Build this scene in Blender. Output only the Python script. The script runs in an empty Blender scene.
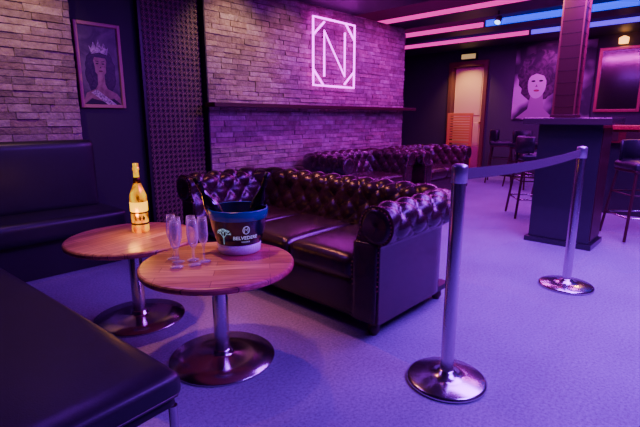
import bpy, bmesh, math, random
from mathutils import Vector, Matrix
random.seed(7)
C = bpy.context.scene.collection
pi = math.pi

# ---------------------------------------------------------------- materials
def newmat(name):
    m = bpy.data.materials.new(name); m.use_nodes = True
    nt = m.node_tree
    return m, nt, nt.nodes['Principled BSDF']
def mat(name, col, rough=0.5, metal=0.0, em=None, es=0.0, coat=0.0, bump=None, trans=0.0, spec=None):
    m, nt, b = newmat(name)
    b.inputs['Base Color'].default_value = (*col, 1)
    b.inputs['Roughness'].default_value = rough
    b.inputs['Metallic'].default_value = metal
    b.inputs['Coat Weight'].default_value = coat
    b.inputs['Transmission Weight'].default_value = trans
    if spec is not None: b.inputs['Specular IOR Level'].default_value = spec
    if em:
        b.inputs['Emission Color'].default_value = (*em, 1)
        b.inputs['Emission Strength'].default_value = es
    tc = nt.nodes.new('ShaderNodeTexCoord')
    nz = nt.nodes.new('ShaderNodeTexNoise')
    nt.links.new(tc.outputs['Object'], nz.inputs['Vector'])
    sc, st = bump if bump else (40, 0.03)
    nz.inputs['Scale'].default_value = sc
    nz.inputs['Detail'].default_value = 4
    bp = nt.nodes.new('ShaderNodeBump'); bp.inputs['Strength'].default_value = st
    bp.inputs['Distance'].default_value = 0.01
    nt.links.new(nz.outputs['Fac'], bp.inputs['Height'])
    nt.links.new(bp.outputs['Normal'], b.inputs['Normal'])
    return m
def ramp(nt, fac, stops):
    r = nt.nodes.new('ShaderNodeValToRGB')
    el = r.color_ramp.elements
    while len(el) < len(stops): el.new(0.5)
    for e, (p, c) in zip(el, stops):
        e.position = p; e.color = (*c, 1)
    nt.links.new(fac, r.inputs['Fac'])
    return r

def leather(name, c1, c2, rough):
    m, nt, b = newmat(name)
    tc = nt.nodes.new('ShaderNodeTexCoord')
    n = nt.nodes.new('ShaderNodeTexNoise'); n.inputs['Scale'].default_value = 6; n.inputs['Detail'].default_value = 5
    nt.links.new(tc.outputs['Object'], n.inputs['Vector'])
    r = ramp(nt, n.outputs['Fac'], [(0.3, c1), (0.7, c2)])
    nt.links.new(r.outputs['Color'], b.inputs['Base Color'])
    v = nt.nodes.new('ShaderNodeTexVoronoi'); v.inputs['Scale'].default_value = 260
    nt.links.new(tc.outputs['Object'], v.inputs['Vector'])
    bp = nt.nodes.new('ShaderNodeBump'); bp.inputs['Strength'].default_value = 0.12; bp.inputs['Distance'].default_value = 0.004
    nt.links.new(v.outputs['Distance'], bp.inputs['Height'])
    nt.links.new(bp.outputs['Normal'], b.inputs['Normal'])
    b.inputs['Roughness'].default_value = rough
    b.inputs['Coat Weight'].default_value = 0.25
    b.inputs['Coat Roughness'].default_value = 0.25
    return m
M_oxblood = leather('oxblood_leather', (0.020, 0.008, 0.010), (0.046, 0.016, 0.017), 0.27)
M_black_leather = leather('black_leatherette', (0.008, 0.008, 0.013), (0.013, 0.012, 0.019), 0.45)
M_chrome = mat('brushed_steel', (0.66, 0.60, 0.62), 0.2, 1.0, bump=(120, 0.02))
M_dark = mat('dark_paint', (0.018, 0.016, 0.022), 0.6)
M_black = mat('black_metal', (0.01, 0.01, 0.012), 0.4)
M_wallpaint = mat('charcoal_wall_paint', (0.05, 0.025, 0.06), 0.7, bump=(30, 0.05))
M_ceil = mat('ceiling_black', (0.03, 0.016, 0.04), 0.5, bump=(15, 0.05))
M_coffer = mat('coffer_paint', (0.30, 0.18, 0.32), 0.6, bump=(15, 0.05))
M_wooddark = mat('dark_walnut', (0.05, 0.02, 0.012), 0.4, bump=(25, 0.1))
M_gold = mat('gold_frame', (0.55, 0.36, 0.14), 0.35, 0.9)
M_mortar = mat('mortar', (0.22, 0.19, 0.16), 0.95, bump=(60, 0.5))

def brickmat():
    m, nt, b = newmat('rustic_brick')
    at = nt.nodes.new('ShaderNodeAttribute'); at.attribute_name = 'tint'
    tc = nt.nodes.new('ShaderNodeTexCoord')
    n = nt.nodes.new('ShaderNodeTexNoise'); n.inputs['Scale'].default_value = 14; n.inputs['Detail'].default_value = 8; n.inputs['Roughness'].default_value = 0.7
    nt.links.new(tc.outputs['Object'], n.inputs['Vector'])
    r = ramp(nt, n.outputs['Fac'], [(0.28, (0.22, 0.18, 0.145)), (0.5, (0.39, 0.335, 0.28)), (0.75, (0.60, 0.54, 0.47))])
    mx = nt.nodes.new('ShaderNodeMix'); mx.data_type = 'RGBA'; mx.blend_type = 'MULTIPLY'; mx.inputs[0].default_value = 1.0
    nt.links.new(r.outputs['Color'], mx.inputs[6]); nt.links.new(at.outputs['Color'], mx.inputs[7])
    nt.links.new(mx.outputs[2], b.inputs['Base Color'])
    n2 = nt.nodes.new('ShaderNodeTexNoise'); n2.inputs['Scale'].default_value = 45; n2.inputs['Detail'].default_value = 6
    nt.links.new(tc.outputs['Object'], n2.inputs['Vector'])
    bp = nt.nodes.new('ShaderNodeBump'); bp.inputs['Strength'].default_value = 0.7; bp.inputs['Distance'].default_value = 0.015
    nt.links.new(n2.outputs['Fac'], bp.inputs['Height']); nt.links.new(bp.outputs['Normal'], b.inputs['Normal'])
    b.inputs['Roughness'].default_value = 0.85
    return m
M_brick = brickmat()

def floormat():
    m, nt, b = newmat('speckled_carpet')
    tc = nt.nodes.new('ShaderNodeTexCoord')
    n = nt.nodes.new('ShaderNodeTexNoise'); n.inputs['Scale'].default_value = 70; n.inputs['Detail'].default_value = 6; n.inputs['Roughness'].default_value = 0.8
    nt.links.new(tc.outputs['Object'], n.inputs['Vector'])
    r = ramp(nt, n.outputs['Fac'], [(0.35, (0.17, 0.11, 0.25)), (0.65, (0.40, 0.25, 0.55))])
    n3 = nt.nodes.new('ShaderNodeTexNoise'); n3.inputs['Scale'].default_value = 2.2; n3.inputs['Detail'].default_value = 3
    nt.links.new(tc.outputs['Object'], n3.inputs['Vector'])
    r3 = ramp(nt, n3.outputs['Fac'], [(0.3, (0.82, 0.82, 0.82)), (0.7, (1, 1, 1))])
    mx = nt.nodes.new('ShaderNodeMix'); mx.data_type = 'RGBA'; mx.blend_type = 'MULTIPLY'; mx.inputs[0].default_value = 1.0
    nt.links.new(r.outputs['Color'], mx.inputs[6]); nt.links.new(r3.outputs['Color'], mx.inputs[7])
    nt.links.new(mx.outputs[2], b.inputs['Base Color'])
    n2 = nt.nodes.new('ShaderNodeTexNoise'); n2.inputs['Scale'].default_value = 200; n2.inputs['Detail'].default_value = 3
    nt.links.new(tc.outputs['Object'], n2.inputs['Vector'])
    bp = nt.nodes.new('ShaderNodeBump'); bp.inputs['Strength'].default_value = 0.3; bp.inputs['Distance'].default_value = 0.004
    nt.links.new(n2.outputs['Fac'], bp.inputs['Height']); nt.links.new(bp.outputs['Normal'], b.inputs['Normal'])
    b.inputs['Roughness'].default_value = 0.7
    return m
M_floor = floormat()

def woodmat(name, ca, cb, plank=0.07, rough=0.35, rot=0.0):
    m, nt, b = newmat(name)
    tc = nt.nodes.new('ShaderNodeTexCoord')
    mp = nt.nodes.new('ShaderNodeMapping'); mp.inputs['Rotation'].default_value = (0, 0, rot)
    nt.links.new(tc.outputs['Object'], mp.inputs['Vector'])
    br = nt.nodes.new('ShaderNodeTexBrick')
    br.inputs['Scale'].default_value = 1.0
    br.inputs['Brick Width'].default_value = 0.5; br.inputs['Row Height'].default_value = plank
    br.inputs['Mortar Size'].default_value = 0.0012
    br.inputs['Color1'].default_value = (*ca, 1); br.inputs['Color2'].default_value = (*cb, 1)
    br.inputs['Mortar'].default_value = (ca[0]*.4, ca[1]*.4, ca[2]*.4, 1)
    nt.links.new(mp.outputs['Vector'], br.inputs['Vector'])
    mp2 = nt.nodes.new('ShaderNodeMapping'); mp2.inputs['Scale'].default_value = (4, 60, 60)
    nt.links.new(mp.outputs['Vector'], mp2.inputs['Vector'])
    n = nt.nodes.new('ShaderNodeTexNoise'); n.inputs['Scale'].default_value = 1.0; n.inputs['Detail'].default_value = 5
    nt.links.new(mp2.outputs['Vector'], n.inputs['Vector'])
    r = ramp(nt, n.outputs['Fac'], [(0.3, (0.55, 0.5, 0.45)), (0.7, (1.15, 1.15, 1.15))])
    mx = nt.nodes.new('ShaderNodeMix'); mx.data_type = 'RGBA'; mx.blend_type = 'MULTIPLY'; mx.inputs[0].default_value = 1.0
    nt.links.new(br.outputs['Color'], mx.inputs[6]); nt.links.new(r.outputs['Color'], mx.inputs[7])
    nt.links.new(mx.outputs[2], b.inputs['Base Color'])
    b.inputs['Roughness'].default_value = rough
    return m
M_table = woodmat('walnut_planks', (0.42, 0.20, 0.07), (0.74, 0.44, 0.18), rot=0.9, rough=.3)
M_redwood = woodmat('red_wood', (0.42, 0.09, 0.04), (0.5, 0.13, 0.05), plank=0.3)

# ---------------------------------------------------------------- mesh helpers
def obj(name, me, m=None, parent=None, smooth=False, loc=(0, 0, 0), rot=(0, 0, 0)):
    o = bpy.data.objects.new(name, me); C.objects.link(o)
    if m: 
        me.materials.clear(); me.materials.append(m)
    if smooth:
        me.polygons.foreach_set('use_smooth', [True]*len(me.polygons))
    o.location = loc; o.rotation_euler = rot
    if parent: o.parent = parent
    return o
def empty(name, loc=(0, 0, 0), rz=0.0):
    e = bpy.data.objects.new(name, None); C.objects.link(e)
    e.location = loc; e.rotation_euler = (0, 0, rz); e.empty_display_size = 0.1
    return e
def bm_done(bm, name):
    me = bpy.data.meshes.new(name); bmesh.ops.recalc_face_normals(bm, faces=bm.faces[:])
    bm.to_mesh(me); bm.free(); return me
def box(name, lo, hi, m, parent=None, bev=0.0, seg=2):
    bm = bmesh.new(); bmesh.ops.create_cube(bm, size=1)
    for v in bm.verts:
        v.co = Vector([(lo[i]+hi[i])/2 + v.co[i]*(hi[i]-lo[i]) for i in range(3)])
    if bev > 0:
        bmesh.ops.bevel(bm, geom=bm.edges[:], offset=bev, segments=seg, profile=0.5, affect='EDGES')
    return obj(name, bm_done(bm, name), m, parent, smooth=False)
def rbox(name, lo, hi, r, m, parent=None, bulge=0.0, cuts=13, rot=None, pivot=None, bulge_axis=2):
    bm = bmesh.new(); bmesh.ops.create_cube(bm, size=2)
    bmesh.ops.subdivide_edges(bm, edges=bm.edges[:], cuts=cuts, use_grid_fill=True)
    h = [(hi[i]-lo[i])/2 for i in range(3)]; c = [(hi[i]+lo[i])/2 for i in range(3)]
    for v in bm.verts:
        n = [math.sin(v.co[i]*pi/2) for i in range(3)]
        p = Vector([n[i]*h[i] for i in range(3)])
        rr = min(r, min(h)*0.999)
        q = Vector([max(-(h[i]-rr), min(h[i]-rr, p[i])) for i in range(3)])
        d = p-q
        if d.length > 1e-9: p = q + d.normalized()*rr
        if bulge:
            a = bulge_axis; o1, o2 = [i for i in range(3) if i != a]
            f = (1-n[o1]**2)*(1-n[o2]**2)
            p[a] += bulge*f**0.6*(n[a])
        v.co = p + Vector(c)
    if rot:
        bmesh.ops.rotate(bm, verts=bm.verts[:], cent=Vector(pivot), matrix=Matrix.Rotation(rot[0], 3, rot[1]))
    return obj(name, bm_done(bm, name), m, parent, smooth=True)
def lathe(name, prof, m, parent=None, seg=32, loc=(0, 0, 0), sx=1.0, sy=1.0, rot=(0, 0, 0), smooth=True):
    bm = bmesh.new(); rings = []
    for r, z in prof:
        if r < 1e-6: rings.append([bm.verts.new((0, 0, z))])
        else: rings.append([bm.verts.new((r*math.cos(2*pi*i/seg)*sx, r*math.sin(2*pi*i/seg)*sy, z)) for i in range(seg)])
    for a, b in zip(rings, rings[1:]):
        if len(a) == 1 and len(b) == 1: continue
        for i in range(seg):
            j = (i+1) % seg
            if len(a) == 1: bm.faces.new((a[0], b[i], b[j]))
            elif len(b) == 1: bm.faces.new((a[i], a[j], b[0]))
            else: bm.faces.new((a[i], a[j], b[j], b[i]))
    return obj(name, bm_done(bm, name), m, parent, smooth, loc, rot)
def tube_mesh(polys, r, cyclic=False, res=4):
    cu = bpy.data.curves.new('c', 'CURVE'); cu.dimensions = '3D'; cu.bevel_depth = r; cu.bevel_resolution = res; cu.use_fill_caps = True
    for pts in polys:
        s = cu.splines.new('POLY'); s.points.add(len(pts)-1)
        for p, q in zip(s.points, pts): p.co = (*q, 1)
        s.use_cyclic_u = cyclic
    o = bpy.data.objects.new('c', cu); C.objects.link(o)
    bpy.context.view_layer.update()
    me = bpy.data.meshes.new_from_object(o.evaluated_get(bpy.context.evaluated_depsgraph_get()))
    bpy.data.objects.remove(o); bpy.data.curves.remove(cu)
    return me
def tube(name, polys, r, m, parent=None, cyclic=False, res=4):
    return obj(name, tube_mesh(polys, r, cyclic, res), m, parent, True)
def flat(name, pts, m, parent=None):
    bm = bmesh.new(); bm.faces.new([bm.verts.new(p) for p in pts])
    me = bpy.data.meshes.new(name); bm.to_mesh(me); bm.free()
    return obj(name, me, m, parent)

# ---------------------------------------------------------------- room (x = along brick wall, y = towards it)
S0, S1, N0, N1 = -1.6, 9.5, -2.2, 6.6
BW = 4.25
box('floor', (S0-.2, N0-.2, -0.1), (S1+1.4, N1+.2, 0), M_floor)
ce = empty('ceiling')
box('slab', (S0-.2, N0-.2, 2.95), (S1+1.4, N1+.2, 3.05), M_coffer, ce)
for i, (a, b) in enumerate([(S0, 5.3), (6.15, 6.65), (7.4, 7.85), (8.6, 9.5)]):
    box('bulkhead_%d' % (i+1), (a, N0, 2.62), (b, N1, 2.95), M_ceil, ce, 0.004)
box('wall_back', (S0, N0-.15, 0), (S1, N0, 2.95), M_wallpaint)
box('wall_left', (S0-.15, N0, 0), (S0, N1, 2.95), M_wallpaint)
wf = empty('wall_far')
box('panel_1', (S1, N0, 0), (S1+.15, 4.07, 2.95), M_wallpaint, wf)
box('panel_2', (S1, 4.9, 0), (S1+.15, N1, 2.95), M_wallpaint, wf)
box('panel_3', (S1, 4.07, 2.33), (S1+.15, 4.9, 2.95), M_wallpaint, wf)
box('wall_recess', (6.72, N1, 0), (S1, N1+.15, 2.95), M_wallpaint)
box('wall_alcove', (S0, 4.38, 0), (2.8, 4.5, 2.62), mat('alcove_dark_wall', (0.018, 0.018, 0.028), 0.6))

def bricks(name, x0, x1, y, z0, z1, depth=0.12):
    e = empty(name)
    box('core', (x0, y+0.018, z0), (x1, y+depth, z1), M_mortar, e)
    bm = bmesh.new(); lay = bm.loops.layers.color.new('tint')
    ch = 0.056; z = z0
    while z < z1-0.005:
        h = min(ch*random.uniform(0.85, 1.15), z1-z)
        x = x0 - (random.uniform(0.05, 0.2))
        while x < x1:
            w = random.uniform(0.13, 0.29)
            a, b = max(x, x0), min(x+w, x1); x += w
            if b-a < 0.012: continue
            j = random.uniform(-0.006, 0.006); g = 0.004
            r = bmesh.ops.create_cube(bm, size=1)
            vs = r['verts']
            for v in vs:
                v.co = Vector(((a+b)/2+v.co.x*(b-a-g), y+0.012+j+v.co.y*0.05+0.02, z+h/2+v.co.z*(h-g*1.7)))
                v.co += Vector((random.uniform(-.003, .003), random.uniform(-.005, .005), random.uniform(-.003, .003)))
            t = random.uniform(0.78, 1.06)
            col = (t, t*random.uniform(.95, 1.0), t*random.uniform(.9, 1.0), 1)
            fs = set(f for v in vs for f in v.link_faces)
            for f in fs:
                for l in f.loops: l[lay] = col
        z += h
    me = bm_done(bm, 'bricks')
    obj('bricks', me, M_brick, e)
    return e
bw = bricks('wall_brick', 2.8, 6.62, BW, 0, 2.62)
box('side_return', (2.785, BW-.01, 0), (2.8, BW+.12, 2.62), M_dark, bw)
box('wall_recess_side', (6.5, BW+.14, 0), (6.62, N1, 2.62), M_wallpaint)
bricks('wall_pier', S0+.01, 1.48, 4.21, 0, 2.62, depth=0.165)

# decorative lattice screen between alcove and brick wall
sc = empty('lattice_screen')
X0 = 2.14
box('backing', (X0, 4.33, 0.0), (2.78, 4.375, 2.62), mat('screen_backing', (0.02, 0.014, 0.012), 0.5), sc)
bm = bmesh.new(); cs = 0.052
nx = int((2.775-X0)/cs); nz = int(2.58/cs)
for i in range(nx):
    for k in range(nz):
        cx = X0+.008+cs*(i+.5); cz = 0.02+cs*(k+.5)
        for (ro, ri, y0, y1) in ((cs*.50, cs*.36, 4.318, 4.331), (cs*.2, 0.0, 4.314, 4.331)):
            N = 8
            out = [(cx+ro*(1 if j % 2 == 0 else .74)*math.cos(j*pi/4), cz+ro*(1 if j % 2 == 0 else .74)*math.sin(j*pi/4)) for j in range(N)]
            inn = [(cx+ri*(1 if j % 2 == 0 else .74)*math.cos(j*pi/4), cz+ri*(1 if j % 2 == 0 else .74)*math.sin(j*pi/4)) for j in range(N)]
            if ri > 0:
                fo = [bm.verts.new((p[0], y0, p[1])) for p in out]; fi = [bm.verts.new((p[0], y0, p[1])) for p in inn]
                bo = [bm.verts.new((p[0], y1, p[1])) for p in out]; bi = [bm.verts.new((p[0], y1, p[1])) for p in inn]
                for j in range(N):
                    q = (j+1) % N
                    bm.faces.new((fo[j], fo[q], fi[q], fi[j])); bm.faces.new((fo[j], bo[j], bo[q], fo[q])); bm.faces.new((fi[j], fi[q], bi[q], bi[j]))
            else:
                fo = [bm.verts.new((p[0], y0, p[1])) for p in out]
                bm.faces.new(fo)
obj('fretwork', bm_done(bm, 'fretwork'), mat('bronze_fretwork', (0.24, 0.165, 0.115), 0.5, 0.1), sc)
box('edge', (X0-.025, 4.315, 0), (X0+.002, 4.378, 2.62), M_black, sc)

# ledge
box('wall_shelf', (2.74, 4.05, 1.315), (6.70, 4.235, 1.36), M_wooddark, None, 0.004)

# ---------------------------------------------------------------- neon sign
M_neon = mat('neon_tube', (.12, .0, .12), 0.5, em=(0.85, 0.0, 1.0), es=7, spec=0)
ns = empty('neon_sign', (4.78, 4.185, 2.04))
a = 0.42
def P(x, z): return (x, 0, z)
polys = [
 [P(-a, .30), P(-a, -.30)], [P(a, .30), P(a, -.30)],
 [P(-a, .30), P(-a, a), P(-.12, a)], [P(-.12, a), P(a, a), P(a, .30)],
 [P(-a, -.30), P(-a, -a), P(.1, -a)], [P(.1, -a), P(a, -a), P(a, -.30)],
 [P(-.21, -.30), P(-.21, .27), P(.21, -.27), P(.21, .30)],
 [P(-a, .20), P(-.21, .38)], [P(a, -.20), P(.21, -.38)],
 [P(-a, -.22), P(-.22, -a)], [P(a, .22), P(.22, a)],
]
tube('neon_tubes', polys, 0.014, M_neon, ns)
tube('wall_standoffs', [[(x, 0, z), (x, .05, z)] for x in (-a, a) for z in (-.2, .2)] + [[(x, 0, z), (x, .05, z)] for x in (-.2, .2) for z in (-.2, .2)], 0.006, M_black, ns)

# ---------------------------------------------------------------- framed portrait
pf = empty('framed_portrait', (1.745, 4.375, 1.66))
W, H = .20, .37
for nm, lo, hi in (('rail_l', (-W, -.03, -H), (-W+.03, 0, H)), ('rail_r', (W-.03, -.03, -H), (W, 0, H)), ('rail_t', (-W+.03, -.03, H-.03), (W-.03, 0, H)), ('rail_b', (-W+.03, -.03, -H), (W-.03, 0, -H+.03))):
    box(nm, lo, hi, mat('frame_oak', (.52, .34, .19), .4), pf, 0.004)
def printmat(name, stops, scale):
    m, nt, b = newmat(name)
    tc = nt.nodes.new('ShaderNodeTexCoord'); n = nt.nodes.new('ShaderNodeTexNoise')
    n.inputs['Scale'].default_value = scale; n.inputs['Detail'].default_value = 5; n.inputs['Distortion'].default_value = 1.2
    nt.links.new(tc.outputs['Object'], n.inputs['Vector'])
    r = ramp(nt, n.outputs['Fac'], stops); nt.links.new(r.outputs['Color'], b.inputs['Base Color'])
    b.inputs['Roughness'].default_value = .4
    return m
box('print', (-W+.03, -.012, -H+.03), (W-.03, 0, H-.03), printmat('print_backdrop', [(.35, (.04, .035, .035)), (.7, (.18, .155, .14))], 5), pf)
def ell(cx, cz, rx, rz, y, n=24, a0=0, a1=2*pi): return [(cx+rx*math.cos(a0+(a1-a0)*i/n), y, cz+rz*math.sin(a0+(a1-a0)*i/n)) for i in range(n)]
def wob(pts, s):
    return [(p[0]+random.uniform(-s, s), p[1], p[2]+random.uniform(-s, s)) for p in pts]
M_pk = mat('print_black', (0.006, 0.006, 0.008), 0.5)
M_ph = printmat('print_hair', [(.4, (.004, .004, .006)), (.75, (.05, .035, .03))], 30)
M_ps = printmat('print_skin', [(.3, (.18, .10, .07)), (.7, (.42, .28, .20))], 9); M_pl = printmat('print_light', [(.35, (.12, .11, .1)), (.65, (.7, .66, .6))], 45)
flat('hair_print', wob(ell(.0, -.06, .135, .23, -.0125, 40), .006), M_ph, pf)
flat('shoulder_print', [(-.165, -.013, -.338), (.165, -.013, -.338), (.16, -.013, -.28), (.13, -.013, -.24), (.05, -.013, -.2), (.032, -.013, -.16), (.03, -.013, -.07), (-.03, -.013, -.07), (-.034, -.013, -.16), (-.055, -.013, -.2), (-.14, -.013, -.24), (-.165, -.013, -.3)], M_ps, pf)
flat('face_print', ell(0, 0.01, .062, .098, -.0135), M_ps, pf)
flat('fringe_print', ell(0, 0.068, .07, .05, -.0136, 16, 0, pi), M_ph, pf)
for s_ in (-1, 1):
    flat('brow_print', [(s_*.012, -.0139, .04), (s_*.04, -.0139, .045), (s_*.042, -.0139, .039), (s_*.012, -.0139, .034)], M_pk, pf)
    flat('eye_print', ell(s_*.026, .02, .013, .006, -.014, 10), M_pk, pf)
    flat('lock_print', ell(s_*.065, -.06, .018, .11, -.0138, 16), M_ph, pf)
flat('mouth_print', ell(0, -.045, .019, .008, -.014, 10), mat('print_lips', (.12, .02, .02), .4), pf)
flat('nose_print', [(-.008, -.014, -.018), (.009, -.014, -.018), (.003, -.014, -.004)], M_pk, pf)
flat('crown_print', [(-.07, -.0139, .10), (0, -.0139, .118), (.07, -.0139, .10), (.085, -.0139, .17), (.065, -.0139, .145), (.045, -.0139, .205), (.022, -.0139, .155), (0, -.0139, .23), (-.022, -.0139, .155), (-.045, -.0139, .205), (-.065, -.0139, .145), (-.085, -.0139, .17)], M_pl, pf)
flat('sash_print', [(-.1, -.0138, -.235), (-.05, -.0138, -.205), (.12, -.0138, -.339), (.04, -.0138, -.339)], M_pl, pf)
flat('dress_print', [(-.165, -.0137, -.339), (.165, -.0137, -.339), (.10, -.0137, -.285), (0, -.0137, -.31), (-.10, -.0137, -.285)], M_pk, pf)

# ---------------------------------------------------------------- banquette benches
b1 = empty('banquette_bench')
box('plinth', (-1.3, 3.75, 0.0), (1.52, 4.2, .30), M_dark, b1, 0.005)
rbox('seat', (-1.3, 3.64, .30), (1.56, 4.18, .46), .04, M_black_leather, b1, bulge=0.01)
rbox('backrest', (-1.3, 4.03, .44), (1.5, 4.19, 1.02), .045, M_black_leather, b1, bulge=0.012, bulge_axis=1)
b2 = empty('banquette_bench', (0.612, 1.13, 0), math.radians(4.5))
box('plinth', (-.52, .3, 0.0), (-.14, 1.9, .36), M_dark, b2, 0.005)
rbox('seat', (-.62, 0, .365), (0, 2.0, .455), .035, M_black_leather, b2, bulge=0.006)
rbox('seat_rail', (-.60, .02, .335), (-.02, 1.98, .372), .015, M_dark, b2)
tube('steel_leg', [[(-.03, .03, .34), (-.03, .03, .03), (-.04, .03, .014), (-.58, .03, .014), (-.59, .03, .03), (-.59, .03, .34)]], 0.014, M_chrome, b2)
tube('piping', [[(-.60, .004, .385), (-.03, .004, .385), (-.004, .03, .385), (-.004, 1.97, .385)]], 0.005, M_black_leather, b2)

# ---------------------------------------------------------------- chesterfield
def chesterfield(name, loc, rz, L, D, nc):
    e = empty(name, loc, rz)
    T = .26; hw = L/2-T; yb = D/2-T; yf = -D/2; r = .09
    path = []
    step = 0.0145
    def seg(p, q, n):
        l = (Vector(q)-Vector(p)).length; k = max(2, int(l/step))
        for i in range(k):
            t = i/k; path.append((p[0]+(q[0]-p[0])*t, p[1]+(q[1]-p[1])*t, n[0], n[1]))
    def arc(cx, cy, a0, a1):
        k = 14
        for i in range(k):
            an = a0+(a1-a0)*i/k
            path.append((cx+r*math.cos(an), cy+r*math.sin(an), math.cos(an), math.sin(an)))
    seg((-hw, yf), (-hw, yb-r), (-1, 0)); arc(-hw+r, yb-r, pi, pi/2)
    seg((-hw+r, yb), (hw-r, yb), (0, 1)); arc(hw-r, yb-r, pi/2, 0)
    seg((hw, yb-r), (hw, yf), (1, 0)); path.append((hw, yf, 1, 0))
    ctrl = [(0, .10), (0, .30), (-.01, .42)]
    ctrl += [(.00+.03*t+.02*t*t, .42+.20*t) for t in (.12, .25, .37, .5, .62, .75, .87, 1)]
    cx, cz, R = .152, .648, .103
    angs = [188-12*i for i in range(0, 22)]
    for an in angs: ctrl.append((cx+R*math.cos(math.radians(an)), cz+R*math.sin(math.radians(an))))
    ctrl += [(.182, .54), (.18, .50), (.18, .30), (.18, .10)]
    prof = [ctrl[0], ctrl[1]]
    for p, q in zip(ctrl[1:-2], ctrl[2:-1]):
        l = math.dist(p, q); k = max(1, round(l/.013))
        for i in range(1, k+1):
            t = i/k; prof.append((p[0]+(q[0]-p[0])*t, p[1]+(q[1]-p[1])*t))
    prof.append(ctrl[-1])
    n = len(prof); nor = []; arcl = [0]
    for i in range(1, n): arcl.append(arcl[-1]+math.dist(prof[i-1], prof[i]))
    for i in range(n):
        p, q = prof[max(0, i-1)], prof[min(n-1, i+1)]
        l = math.dist(p, q) or 1; nor.append((-(q[1]-p[1])/l, (q[0]-p[0])/l))
    us = [0]
    for i in range(1, len(path)): us.append(us[-1]+math.hypot(path[i][0]-path[i-1][0], path[i][1]-path[i-1][1]) + (0.006 if path[i][2] not in (0, 1, -1) else 0))
    mid = us[-1]/2; us = [u-mid for u in us]
    v0 = .33; v1 = .33+.66
    A, B = .165, .19
    def tuft(u, v):
        p = u/A+(v-v0)/B; q = u/A-(v-v0)/B
        return (abs(math.sin(pi*p))*abs(math.sin(pi*q)))**0.42
    bm = bmesh.new(); grid = []
    for (x, y, nx_, ny_), u in zip(path, us):
        row = []
        eu = min(1, (mid-abs(u))/.05)
        for (o, z), (no, nz_), v in zip(prof, nor, arcl):
            wv = max(0, min(1, (v-v0)/.05))*max(0, min(1, (v1-v)/.05))
            w = wv*max(0, eu)
            d = 0.030*(tuft(u, v)-0.35)*w + 0.006*(1-w)*(1 if wv > 0 else 0)
            oo = o+no*d; zz = z+nz_*d
            row.append(bm.verts.new((x+nx_*oo, y+ny_*oo, zz)))
        grid.append(row)
    for i in range(len(grid)-1):
        for j in range(n-1):
            bm.faces.new((grid[i][j], grid[i][j+1], grid[i+1][j+1], grid[i+1][j]))
    bm.faces.new(grid[0]); bm.faces.new(list(reversed(grid[-1])))
    me = bm_done(bm, 'tufted_shell')
    sh = obj('tufted_back_and_arms', me, M_oxblood, e, True)
    for p in me.polygons:
        if len(p.vertices) > 4: p.use_smooth = False
    bm = bmesh.new()
    for kp in range(-40, 41):
        for kq in range(-40, 41):
            u = A*(kp+kq)/2; v = v0+B*(kp-kq)/2
            if abs(u) > mid-.05 or v < v0+.04 or v > v1-.05: continue
            i = min(range(len(us)), key=lambda t: abs(us[t]-u)); j = min(range(n), key=lambda t: abs(arcl[t]-v))
            x, y, a_, b_ = path[i]; o, z = prof[j]; no, nz_ = nor[j]
            d = -.006
            c = Vector((x+a_*(o+no*d), y+b_*(o+no*d), z+nz_*d))
            bmesh.ops.create_icosphere(bm, subdivisions=1, radius=.0085, matrix=Matrix.Translation(c))
    obj('buttons', bm_done(bm, 'buttons'), M_oxblood, e, True)
    for sgn in (-1, 1):
        cxx = sgn*(hw+cx)
        lathe('arm_rosette_%s' % ('l' if sgn < 0 else 'r'), [(.096, 0), (.094, .008), (.07, .015), (.035, .01), (.012, .018), (0, .02)], M_oxblood, e, 28, (cxx, yf+.002, cz), rot=(pi/2, 0, 0))
        rbox('arm_front_panel_%s' % ('l' if sgn < 0 else 'r'), (min(sgn*(hw+.012), sgn*(hw+.17)), yf-.012, .11), (max(sgn*(hw+.012), sgn*(hw+.17)), yf+.02, .555), .012, M_oxblood, e, cuts=7)
    bm = bmesh.new()
    for sgn in (-1, 1):
        ln = 0
        for i in range(1, n):
            ln += math.dist(prof[i-1], prof[i])
            if ln > .019 and prof[i][1] > .11:
                ln = 0
                o, z = prof[i]; no, nz_ = nor[i]
                bmesh.ops.create_icosphere(bm, subdivisions=1, radius=.0055, matrix=Matrix.Translation((sgn*(hw+o-no*.007), yf-.002, z-nz_*.007)))
    obj('nailheads', bm_done(bm, 'nailheads'), mat('brass_nails', (.3, .18, .08), .35, 1), e, True)
    rbox('front_rail', (-hw-.01, yf+.03, .09), (hw+.01, yf+.16, .31), .02, M_oxblood, e)
    box('seat_deck', (-hw-.05, yf+.1, .12), (hw+.05, D/2-.12, .30), M_oxblood, e)
    box('bottom_board', (-hw-.16, yf+.04, .085), (hw+.16, yb+.16, .12), M_black, e)
    cw = (2*hw)/nc
    for i in range(nc):
        rbox('seat_cushion_%d' % (i+1), (-hw+cw*i+.003, yf-.0, .305), (-hw+cw*(i+1)-.003, yb+.0, .445), .045, M_oxblood, e, bulge=.022)
    for i, (x, y) in enumerate(((-hw-.10, yf+.08), (hw+.10, yf+.08), (-hw-.10, yb+.1), (hw+.10, yb+.1))):
        lathe('foot_%d' % (i+1), [(0, 0), (.022, 0), (.036, .03), (.032, .06), (.022, .075), (.03, .09), (0, .09)], M_wooddark, e, 16, (x, y, 0))
    return e
chesterfield('chesterfield_sofa', (2.31, 2.26, 0), -pi/2, 2.10, .95, 3)
chesterfield('chesterfield_sofa', (4.70, 3.72, 0), 0, 1.58, .86, 2)
chesterfield('chesterfield_sofa', (6.30, 3.64, 0), 0, 1.54, .88, 2)

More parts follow.
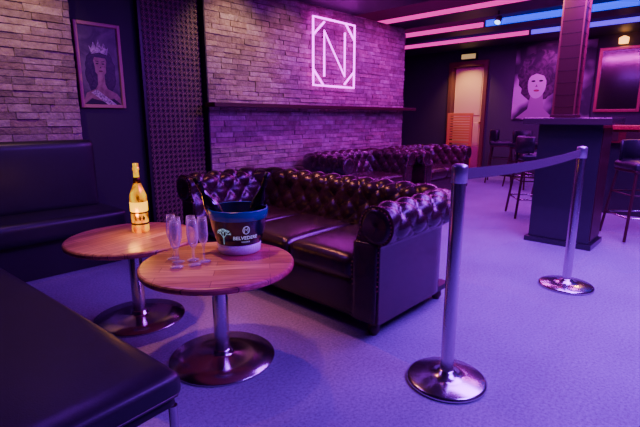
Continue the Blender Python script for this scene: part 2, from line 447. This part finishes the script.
# ---------------------------------------------------------------- round cafe tables
def cafe_table(loc, rz):
    e = empty('round_side_table', loc, rz)
    R = .37
    lathe('wood_top', [(0, .482), (R-.012, .482), (R-.003, .486), (R, .494), (R, .506), (R-.004, .513), (R-.012, .516), (0, .516)], M_table, e, 64, smooth=False)
    lathe('steel_mount', [(0, .474), (.11, .474), (.115, .482), (0, .482)], M_chrome, e)
    lathe('steel_column', [(.038, .02), (.038, .474)], M_chrome, e, 32)
    lathe('steel_base', [(0, 0), (.262, 0), (.265, .006), (.262, .012), (.15, .02), (.06, .028), (.048, .034), (.045, .05), (.038, .055)], M_chrome, e, 64)
    return e
cafe_table((1.184, 1.785, 0), .2)
cafe_table((1.113, 2.55, 0), 1.1)

# ---------------------------------------------------------------- flutes
def glass():
    m, nt, b = newmat('clear_glass')
    b.inputs['Base Color'].default_value = (.95, .85, .95, 1); b.inputs['Roughness'].default_value = 0.05
    lw = nt.nodes.new('ShaderNodeLayerWeight'); lw.inputs['Blend'].default_value = .35
    mr = nt.nodes.new('ShaderNodeMapRange'); mr.inputs[3].default_value = .08; mr.inputs[4].default_value = .75
    nt.links.new(lw.outputs['Facing'], mr.inputs[0]); nt.links.new(mr.outputs[0], b.inputs['Alpha'])
    b.inputs['Coat Weight'].default_value = 1
    return m
M_glass = glass()
for dx, dy in ((-.03, .055), (.035, .03), (-.075, -.01), (.0, -.04), (.06, -.03), (-.02, .0+.12)):
    lathe('champagne_flute', [(0, .001), (.030, .001), (.031, .003), (.012, .008), (.0042, .014), (.0036, .075), (.009, .085), (.021, .105), (.0255, .135), (.0235, .19), (.0205, .222),
        (.0195, .222), (.0222, .19), (.0240, .135), (.0195, .107), (.007, .09), (0, .088)], M_glass, None, 20, (1.075+dx, 1.86+dy, .516))

# ---------------------------------------------------------------- gold bottle
def bottle(h=.42, r=.05, z0=0):
    k = h/.42
    return [(0, z0), (r*.9, z0), (r, z0+.008), (r, z0+.2*k), (r*.96, z0+.225*k), (r*.7, z0+.262*k), (r*.42, z0+.30*k), (r*.33, z0+.34*k), (r*.31, z0+.375*k), (r*.38, z0+.378*k), (r*.38, z0+.392*k), (r*.31, z0+.395*k), (r*.32, z0+.418*k), (0, z0+.42*k)]
def goldmat():
    m, nt, b = newmat('glowing_gold')
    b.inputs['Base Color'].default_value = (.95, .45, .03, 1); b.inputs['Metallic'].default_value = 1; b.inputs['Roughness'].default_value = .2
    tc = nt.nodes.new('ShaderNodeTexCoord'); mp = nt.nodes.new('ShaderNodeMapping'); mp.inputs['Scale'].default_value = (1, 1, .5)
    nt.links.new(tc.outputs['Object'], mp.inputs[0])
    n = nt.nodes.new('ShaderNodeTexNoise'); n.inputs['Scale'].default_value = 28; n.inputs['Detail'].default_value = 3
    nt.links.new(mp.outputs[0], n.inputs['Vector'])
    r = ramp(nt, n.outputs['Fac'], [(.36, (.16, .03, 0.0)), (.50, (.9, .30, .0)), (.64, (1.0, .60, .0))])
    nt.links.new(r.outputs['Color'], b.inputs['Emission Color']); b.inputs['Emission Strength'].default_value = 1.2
    return m
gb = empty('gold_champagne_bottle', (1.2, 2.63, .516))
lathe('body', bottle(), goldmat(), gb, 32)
M_lab = mat('dark_label', (0.10, 0.045, 0.005), 0.35, 0.7)
lathe('label_line', [(.0505, .048), (.0518, .05), (.0518, .058), (.0505, .060)], M_lab, gb, 32)
lathe('label_line_top', [(.0505, .118), (.0518, .12), (.0518, .126), (.0505, .128)], M_lab, gb, 32)
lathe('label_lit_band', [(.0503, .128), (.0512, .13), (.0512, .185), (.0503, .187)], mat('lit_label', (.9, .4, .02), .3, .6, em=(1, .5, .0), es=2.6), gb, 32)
lathe('neck_collar', [(.0165, .30), (.0225, .30), (.0185, .335), (.016, .336)], M_lab, gb, 32)
for k in range(3):
    th = math.atan2(-.9, -.41)+(k-1)*.45
    pts = [((.052*math.cos(th+.18*cc)), (.052*math.sin(th+.18*cc)), .09+.018*ss) for cc, ss in ((0, 1), (1, .0), (0, -1), (-1, 0))]
    flat('emblem_%d' % (k+1), pts, M_lab, gb)

# ---------------------------------------------------------------- ice bucket
ib = empty('ice_bucket', (1.372, 1.862, .516), math.atan2(-.807, -.59))
M_bk = mat('bucket_navy', (0.008, 0.011, 0.03), 0.25, coat=.5)
M_blue = mat('bucket_blue_rim', (0.006, 0.02, 0.20), 0.25, em=(0.0, .03, 1), es=.05)
M_white = mat('bucket_frost_base', (0.82, 0.80, 0.86), 0.35)
lathe('base', [(0, 0), (.104, 0), (.110, .006), (.114, .052), (0, .052)], M_white, ib, 64)
lathe('body', [(.114, .052), (.135, .12), (.147, .182)], M_bk, ib, 64)
lathe('rim_band', [(.147, .182), (.1505, .185), (.155, .228), (.152, .234), (.147, .232)], M_blue, ib, 64)
lathe('inner_wall', [(.147, .232), (.142, .19), (.125, .08), (0, .078)], M_bk, ib, 64)
M_print = mat('bucket_print', (.75, .8, .95), .4, em=(.5, .65, 1), es=.35)
M_printg = mat('bucket_tree_print', (.5, .8, .9), .4, em=(.35, .75, .9), es=.4)
def wrap(theta0, sx, sz):
    R = .114+(.147-.114)*(sz-.045)/.137 + .0022
    th = theta0+sx/R
    return (R*math.cos(th), R*math.sin(th), sz)
def textmesh(body, size, theta0, zc, name, off=0.0):
    cu = bpy.data.curves.new('t', 'FONT'); cu.body = body; cu.size = size; cu.align_x = 'CENTER'; cu.resolution_u = 3; cu.offset = off
    o = bpy.data.objects.new('t', cu); C.objects.link(o); bpy.context.view_layer.update()
    me = bpy.data.meshes.new_from_object(o.evaluated_get(bpy.context.evaluated_depsgraph_get()))
    bpy.data.objects.remove(o)
    bm = bmesh.new(); bm.from_mesh(me)
    bmesh.ops.triangulate(bm, faces=bm.faces[:])
    for v in bm.verts: v.co = Vector(wrap(theta0, v.co.x, zc+v.co.y))
    bm.to_mesh(me); bm.free()
    obj(name, me, M_print, ib)
textmesh('BELVEDERE', .026, .26, .088, 'lettering', .0004)
textmesh('VODKA', .013, .26, .070, 'lettering_small')
tube('crest', [[wrap(.26, .017*math.cos(t*pi/8), .138+.02*math.sin(t*pi/8)) for t in range(17)], [wrap(.26, x, z) for x, z in ((-.009, .126), (-.009, .148), (0, .138), (.009, .148), (.009, .126))]], .0016, M_print, ib, res=1)
tr = []
tx = -.082
def branch(x, z, an, l, d):
    x2, z2 = x+l*math.cos(an), z+l*math.sin(an)
    tr.append([wrap(0, tx+x, z), wrap(0, tx+(x+x2)/2, (z+z2)/2), wrap(0, tx+x2, z2)])
    if d > 0:
        for da in (-.6, .0, .6): branch(x2, z2, an+da+random.uniform(-.1, .1), l*.68, d-1)
branch(0, .06, pi/2, .036, 3)
tube('tree_print', tr, .0013, M_printg, ib, res=1)
M_green = mat('dark_bottle_glass', (0.004, 0.008, 0.004), 0.12, coat=1)
M_foil = mat('black_foil', (0.02, 0.02, 0.022), 0.3, .6)
for k, (x, y, rx, ry) in enumerate(((-.02, -.06, .46, .05), (-.02, .06, -.30, .05))):
    g = bpy.data.objects.new('bottle_%d' % (k+1), None); C.objects.link(g); g.parent = ib; g.location = (x, y, .09); g.rotation_euler = (rx, ry, 0)
    lathe('glass', bottle(.33, .04), M_green, g, 24)
    lathe('foil', [(.0145, .235), (.0150, .30), (.0165, .301), (.0165, .312), (.0142, .314), (.0145, .333), (0, .334)], M_foil, g, 24)
lathe('ice_fill', [(0, .175), (.08, .172), (.138, .165)], mat('ice', (.06, .10, .25), .2, bump=(60, 1.0)), ib, 32)

# ---------------------------------------------------------------- stanchions and belt
def stanchion(loc):
    e = empty('stanchion_post', loc)
    lathe('base', [(0, 0), (.178, 0), (.182, .005), (.182, .014), (.17, .022), (.09, .032), (.05, .04), (.04, .055), (.031, .06)], M_chrome, e, 64)
    lathe('post', [(.030, .05), (.030, .93)], M_chrome, e, 32)
    lathe('belt_head', [(.030, .93), (.034, .932), (.034, .995), (.032, 1.004), (.02, 1.01), (0, 1.012)], mat('head_plastic', (.5, .48, .5), .3, .8), e, 32)
    return e
pa = Vector((1.776, .850, 0)); pb = Vector((3.47, .785, 0))
stanchion(pa); stanchion(pb)
bm = bmesh.new(); prev = None
d = (pb-pa).normalized(); q0 = pa+d*.034; q1 = pb-d*.034
sd = Vector((-d.y, d.x, 0))*.0015
for i in range(33):
    t = i/32; c = q0.lerp(q1, t); s = -.02*4*t*(1-t)
    r = [bm.verts.new((c+sd*k+Vector((0, 0, z+s)))) for k, z in ((1, .94), (1, .99), (-1, .99), (-1, .94))]
    if prev:
        for j in range(4): bm.faces.new((prev[j], prev[(j+1) % 4], r[(j+1) % 4], r[j]))
    prev = r
obj('barrier_belt', bm_done(bm, 'belt'), mat('belt_webbing', (.10, .08, .09), .7, bump=(300, .3)))

# ---------------------------------------------------------------- bar table with pillar
bt = empty('bar_table')
M_cab = mat('cabinet_black', (.02, .016, .028), .3, coat=.3)
box('plinth', (4.57, .87, 0), (5.03, 1.46, .05), M_cab, bt, .003)
box('body', (4.60, .90, .05), (5.0, 1.43, 1.14), M_cab, bt, .004)
box('side_trim', (4.62, .892, .08), (4.98, .90, 1.11), M_wooddark, bt, .002)
box('table_top', (4.5, .82, 1.14), (5.08, 1.55, 1.2), mat('tabletop_dark', (.05, .03, .035), .25, coat=.4), bt, .006)
pl = empty('pillar')
box('shaft', (4.77, 1.19, 1.2), (4.93, 1.37, 2.62), mat('bronze_mirror', (.30, .17, .10), .28, .9, bump=(6, .08)), pl, .003)
for nm, x, y in (('corner_1', 4.76, 1.18), ('corner_2', 4.925, 1.18), ('corner_3', 4.76, 1.365)):
    box(nm, (x, y, 1.2), (x+.014, y+.014, 2.62), M_gold, pl)
for k in range(12):
    box('band_%d' % k, (4.767, 1.187, 1.3+k*.11), (4.933, 1.373, 1.306+k*.11), M_wooddark, pl)
box('capital', (4.75, 1.17, 2.54), (4.95, 1.39, 2.62), M_cab, pl, .004)
box('collar', (4.75, 1.17, 1.2), (4.95, 1.39, 1.23), M_wooddark, pl, .004)

# ---------------------------------------------------------------- stools
def stool(loc, rz):
    e = empty('bar_stool', loc, rz)
    rbox('seat', (-.20, -.20, .70), (.20, .20, .78), .035, M_black_leather, e, bulge=.012, cuts=9)
    rbox('seat_ring', (-.185, -.185, .675), (.185, .185, .705), .012, M_wooddark, e, cuts=7)
    bm = bmesh.new(); prev = None
    for i in range(21):
        an = math.radians(20+140*i/20)
        ring = []
        for rr, z in ((.195, .80), (.195, .97), (.21, .985), (.225, .97), (.225, .80), (.21, .79)):
            ring.append(bm.verts.new((rr*math.cos(an), rr*math.sin(an)-.0, z)))
        if prev:
            for j in range(6): bm.faces.new((prev[j], prev[(j+1) % 6], ring[(j+1) % 6], ring[j]))
        else: bm.faces.new(ring)
        prev = ring
    bm.faces.new(prev)
    obj('back_rest', bm_done(bm, 'back'), M_black_leather, e, True)
    tube('back_posts', [[(x, y, .70), (x*1.03, y*1.05, .85)] for x, y in ((-.17, .12), (.17, .12), (0, .205))], .011, M_black, e)
    tube('legs', [[(sx*.16, sy*.16, .69), (sx*.225, sy*.225, .012)] for sx in (-1, 1) for sy in (-1, 1)], .014, M_wooddark, e)
    k = .207
    tube('footrest', [[(-k, -k, .24), (k, -k, .24), (k, k, .24), (-k, k, .24)]], .010, M_chrome, e, cyclic=True)
    k = .185
    tube('stretcher', [[(-k, -k, .46), (k, -k, .46), (k, k, .46), (-k, k, .46)]], .008, M_wooddark, e, cyclic=True)
    return e
stool((5.42, .66, 0), -.9)
stool((5.75, 1.80, 0), .6)
stool((8.45, 3.25, 0), .3)
stool((8.05, 2.68, 0), -.4)
stool((7.3, 1.95, 0), 1.2)

# wooden bar counter behind
bc = empty('bar_counter')
box('counter_top', (6.45, .0, 1.06), (7.05, 1.62, 1.11), M_redwood, bc, .006)
box('apron', (6.50, .03, .90), (7.0, 1.58, 1.06), M_redwood, bc, .004)
for i in range(3):
    x0 = .1+i*.5
    box('apron_panel_%d' % (i+1), (6.49, x0, .925), (6.50, x0+.42, 1.035), M_wooddark, bc, .002)
box('counter_body', (6.62, .1, 0), (6.95, 1.5, .90), M_cab, bc, .004)

# mirrors and lights at the far wall
M_mir = mat('mirror', (.5, .40, .38), .12, 1.0, bump=(3, .02))
M_lampw = mat('warm_bulb', (1, .7, .4), .4, em=(1, .40, .10), es=4)
for k, y0 in enumerate((1.35, .55)):
    e = empty('wall_mirror', (9.5, y0, 0))
    box('glass', (-.03, .04, 1.35), (-.01, .66, 2.36), M_mir, e)
    for nm, lo, hi in (('frame_l', (-.05, 0, 1.3), (0, .05, 2.4)), ('frame_r', (-.05, .65, 1.3), (0, .7, 2.4)), ('frame_t', (-.05, .05, 2.35), (0, .65, 2.4)), ('frame_b', (-.05, .05, 1.3), (0, .65, 1.35))):
        box(nm, lo, hi, M_gold, e, .004)
    s_ = empty('wall_sconce', (9.5, y0+.35 , 2.5))
    lathe('shade', [(.02, -.02), (.07, -.06), (.075, .03), (.02, .06)], M_lampw, s_, 20, (-.1, 0, 0))
    tube('arm', [[(0, 0, 0), (-.1, 0, 0)]], .01, M_gold, s_)

# ---------------------------------------------------------------- mural
def muralmat():
    m, nt, b = newmat('mural_print')
    tc = nt.nodes.new('ShaderNodeTexCoord')
    n = nt.nodes.new('ShaderNodeTexWave'); n.inputs['Scale'].default_value = 1.1; n.inputs['Distortion'].default_value = 9; n.inputs['Detail'].default_value = 3; n.inputs['Detail Scale'].default_value = .8
    nt.links.new(tc.outputs['Object'], n.inputs['Vector'])
    r = ramp(nt, n.outputs['Fac'], [(0.1, (0.03, 0.003, 0.04)), (0.5, (0.28, 0.04, 0.26)), (0.85, (0.60, 0.18, 0.52))])
    nt.links.new(r.outputs['Color'], b.inputs['Base Color'])
    b.inputs['Roughness'].default_value = .7
    return m
mu = empty('wall_mural', (9.5, 2.8, 1.87))
box('canvas', (-.03, -.70, -.70), (-.001, .70, .70), muralmat(), mu)
def me_(cy, cz, ry, rz, x, n=24, s=0.0): return [(x, p[0]+random.uniform(-s, s), p[2]+random.uniform(-s, s)) for p in ell(cy, cz, ry, rz, 0, n)]
M_mh = printmat('mural_hair', [(.4, (.01, .001, .015)), (.7, (.12, .01, .10))], 8)
flat('hair_print', me_(.22, .12, .40, .48, -.031, 36, .03), M_mh, mu)
flat('neck_print', [(-.0315, y, z) for y, z in ((.14, -.2), (.36, -.2), (.40, -.5), (.62, -.68), (-.1, -.68), (.1, -.5))], mat('mural_neck', (.36, .08, .30), .7), mu)
flat('face_print', me_(.26, -.03, .17, .27, -.032), mat('mural_skin', (.62, .22, .54), .7), mu)
flat('fringe_print', [(-.033, y, z) for y, z in ((.44, .05), (.44, .30), (.2, .34), (.08, .22), (.08, .0), (.14, .12), (.28, .17), (.38, .13))], M_mh, mu)
flat('eye_print_1', me_(.33, .03, .04, .018, -.034, 10), M_pk, mu)
flat('eye_print_2', me_(.19, .03, .04, .018, -.034, 10), M_pk, mu)
flat('nose_print', [(-.034, y, z) for y, z in ((.24, -.08), (.29, -.08), (.265, -.03))], mat('mural_shadow', (.2, .03, .16), .7), mu)
flat('mouth_print', me_(.26, -.15, .055, .022, -.034, 12), mat('mural_lips', (.30, .0, .08), .6), mu)

# ---------------------------------------------------------------- doorway
dr = empty('door_1')
M_cream = mat('cream_paint', (.85, .66, .34), .5)
M_dfr = mat('door_frame_wood', (.16, .07, .035), .45)
box('jamb_l', (9.44, 4.84, 0), (9.68, 4.92, 2.38), M_dfr, dr, .004)
box('jamb_r', (9.44, 4.05, 0), (9.68, 4.13, 2.38), M_dfr, dr, .004)
box('head', (9.44, 4.13, 2.28), (9.68, 4.84, 2.38), M_dfr, dr, .004)
box('leaf', (9.60, 4.14, .02), (9.65, 4.83, 2.27), M_cream, dr, .003)
box('leaf_panel_1', (9.585, 4.22, 1.25), (9.60, 4.75, 2.15), M_cream, dr, .008)
box('leaf_panel_2', (9.585, 4.22, .15), (9.60, 4.75, 1.1), M_cream, dr, .008)
lathe('knob', [(0, 0), (.02, .0), (.028, .02), (.02, .035), (0, .04)], M_gold, dr, 16, (9.585, 4.2, 1.1), rot=(0, -pi/2, 0))
lv = empty('louvred_screen')
M_or = mat('orange_pine', (.75, .32, .07), .4)
for nm, lo, hi in (('stile_l', (9.30, 4.76, 0), (9.34, 4.82, 1.3)), ('stile_r', (9.30, 4.24, 0), (9.34, 4.30, 1.3)), ('rail_t', (9.30, 4.30, 1.24), (9.34, 4.76, 1.3)), ('rail_b', (9.30, 4.30, .04), (9.34, 4.76, .12)), ('rail_m', (9.30, 4.30, .66), (9.34, 4.76, .71))):
    box(nm, lo, hi, M_or, lv, .004)
for i in range(20):
    z = .14+i*.055
    if .63 < z < .70: continue
    box('slat_%d' % i, (9.305, 4.29, z), (9.335, 4.77, z+.038), M_or, lv, .003)
es = empty('exit_sign', (9.43, 4.47, 2.47))
box('housing', (-.03, -.17, -.06), (.06, .17, .06), M_black, es, .004)
box('face', (-.034, -.155, -.048), (-.03, .155, .048), mat('exit_face', (.9, .8, .3), .4, em=(1, .7, .2), es=.5), es)

# ---------------------------------------------------------------- LED strips in ceiling
M_pink = mat('led_pink', (.2, .0, .1), .5, em=(1.0, .0, .48), es=1.3, spec=0)
M_bl = mat('led_blue', (.0, .01, .3), .5, em=(.0, .012, 1.0), es=2.4, spec=0)
M_vi = mat('led_violet', (.05, .0, .3), .5, em=(.10, .0, 1), es=2, spec=0)
led = empty('ceiling_led_strip')
box('run_1', (6.12, 1.6, 2.63), (6.145, N1-.3, 2.69), M_pink, led)
box('run_2', (7.37, 3.3, 2.63), (7.395, N1-.3, 2.70), M_pink, led)
box('run_4', (8.57, 3.0, 2.63), (8.595, N1-.3, 2.70), M_pink, led)
led2 = empty('ceiling_led_strip')
box('run_1', (7.37, N0+.1, 2.63), (7.395, 3.25, 2.72), M_bl, led2)
box('run_2', (8.57, N0+.1, 2.63), (8.595, 2.95, 2.70), M_vi, led2)
box('run_3', (6.12, N0+.1, 2.63), (6.145, 1.55, 2.69), M_bl, led2)
sp = empty('ceiling_spotlight', (6.4, 2.65, 2.62))
tube('stem', [[(0, 0, 0), (0, 0, -.08)]], .012, M_black, sp)
lathe('can', [(0, .05), (.04, .05), (.045, -.04), (.04, -.045)], M_black, sp, 20, (0, 0, -.12), rot=(0, .7, 0))
lathe('lens', [(0, -.04), (.039, -.04)], mat('spot_lens', (.7, .9, 1), .3, em=(.3, .7, 1), es=4), sp, 20, (0, 0, -.12), rot=(0, .7, 0))
box('trim_1', (9.46, N0, 0), (9.5, 4.03, .12), M_black)

# ---------------------------------------------------------------- lights
def area(name, loc, col, power, sx, sy, rot=(0, 0, 0), spread=180):
    l = bpy.data.lights.new(name, 'AREA'); l.shape = 'RECTANGLE'; l.size = sx; l.size_y = sy; l.color = col; l.energy = power
    l.spread = math.radians(spread)
    o = bpy.data.objects.new(name, l); C.objects.link(o); o.location = loc; o.rotation_euler = rot
    return o
def spot(name, loc, tgt, col, power, ang, blend=.8, rad=.05):
    l = bpy.data.lights.new(name, 'SPOT'); l.color = col; l.energy = power; l.spot_size = math.radians(ang); l.spot_blend = blend; l.shadow_soft_size = rad
    o = bpy.data.objects.new(name, l); C.objects.link(o); o.location = loc
    o.rotation_euler = (Vector(tgt)-Vector(loc)).to_track_quat('-Z', 'Y').to_euler()
    return o
def point(name, loc, col, power, rad):
    p = bpy.data.lights.new(name, 'POINT'); p.color = col; p.energy = power; p.shadow_soft_size = rad
    po = bpy.data.objects.new(name, p); C.objects.link(po); po.location = loc
area('violet_fill_light', (4.0, .5, 2.58), (.38, .0, 1.0), 240, 1.6, 1.8)  # added fill for the violet floor wash; no LED panel stands here
area('blue_fill_light', (2.4, -.6, 2.58), (.24, .0, 1.0), 140, 1.2, 1.0)  # added blue-violet fill from the front right, not a ceiling fitting
area('pink_fill_light', (6.0, 2.2, 2.58), (.80, .0, .95), 80, .3, 3.0)  # added pink fill under the ceiling, separate from the LED strips
area('far_violet_light', (8.2, 3.0, 2.58), (.65, .0, 1.0), 45, .3, 3.0)
area('left_violet_light', (.9, 2.9, 2.58), (.30, .0, 1.0), 12, .6, .6)
area('coffer_light_pink', (5.75, 3.9, 2.66), (1.0, .0, .50), 22, .3, 4, rot=(pi, 0, 0))
area('coffer_light_pink', (7.0, 4.6, 2.66), (1.0, .0, .50), 18, .3, 2.6, rot=(pi, 0, 0))
area('coffer_light_blue', (7.0, 1.4, 2.66), (.02, .02, 1), 36, .3, 3.4, rot=(pi, 0, 0))
area('coffer_light_blue', (5.75, .6, 2.66), (.05, .01, 1), 24, .3, 2.4, rot=(pi, 0, 0))
area('coffer_light_violet', (8.2, 2.2, 2.66), (.3, .0, 1), 30, .3, 6, rot=(pi, 0, 0))
spot('warm_wall_spot', (3.15, 3.45, 2.58), (3.15, 4.25, 1.85), (1, .54, .30), 50, 80)
spot('warm_wall_spot', (3.95, 3.45, 2.58), (3.95, 4.25, 1.85), (.95, .34, .50), 24, 80)
spot('violet_wall_spot', (5.6, 3.2, 2.58), (5.6, 4.25, 1.4), (.62, .02, 1), 48, 110)
spot('violet_wall_spot', (4.2, 3.2, 2.58), (4.2, 4.25, .9), (.60, .03, 1), 42, 95)
point('neon_glow', (4.78, 3.95, 2.04), (.80, .0, 1), 7, .3)
point('bottle_glow', (1.12, 2.56, .62), (1, .38, .03), 1.0, .03)
spot('warm_pier_spot', (.95, 3.45, 2.58), (.9, 4.2, 1.8), (1, .54, .28), 46, 90)
spot('warm_table_spot', (1.25, 2.2, 2.58), (1.18, 2.1, .5), (1, .44, .18), 120, 42)
spot('warm_sofa_spot', (2.0, 3.1, 2.58), (2.1, 2.2, .4), (1, .28, .18), 110, 55)
spot('door_spot', (8.9, 4.5, 2.5), (9.6, 4.47, 1.1), (1, .52, .18), 70, 90)
spot('mural_spot', (8.7, 2.8, 2.5), (9.5, 2.8, 1.8), (.90, .02, .90), 45, 110)
spot('mirror_spot', (7.6, 1.0, 2.5), (6.5, .9, 1.0), (1, .3, .1), 50, 80)
spot('pillar_spot', (4.2, 1.7, 2.5), (4.85, 1.3, 1.9), (1, .45, .2), 12, 60)
w = bpy.data.worlds.new('World'); bpy.context.scene.world = w; w.use_nodes = True
w.node_tree.nodes['Background'].inputs[0].default_value = (.25, .05, .6, 1)
w.node_tree.nodes['Background'].inputs[1].default_value = .05

# ---------------------------------------------------------------- camera
cam = bpy.data.cameras.new('camera'); co = bpy.data.objects.new('camera', cam); C.objects.link(co)
cam.lens = 25.1; cam.sensor_width = 36; cam.clip_start = .05
co.location = (0, 0, 1.2); co.rotation_euler = (math.radians(77.9), 0, math.radians(-47))
bpy.context.scene.camera = co
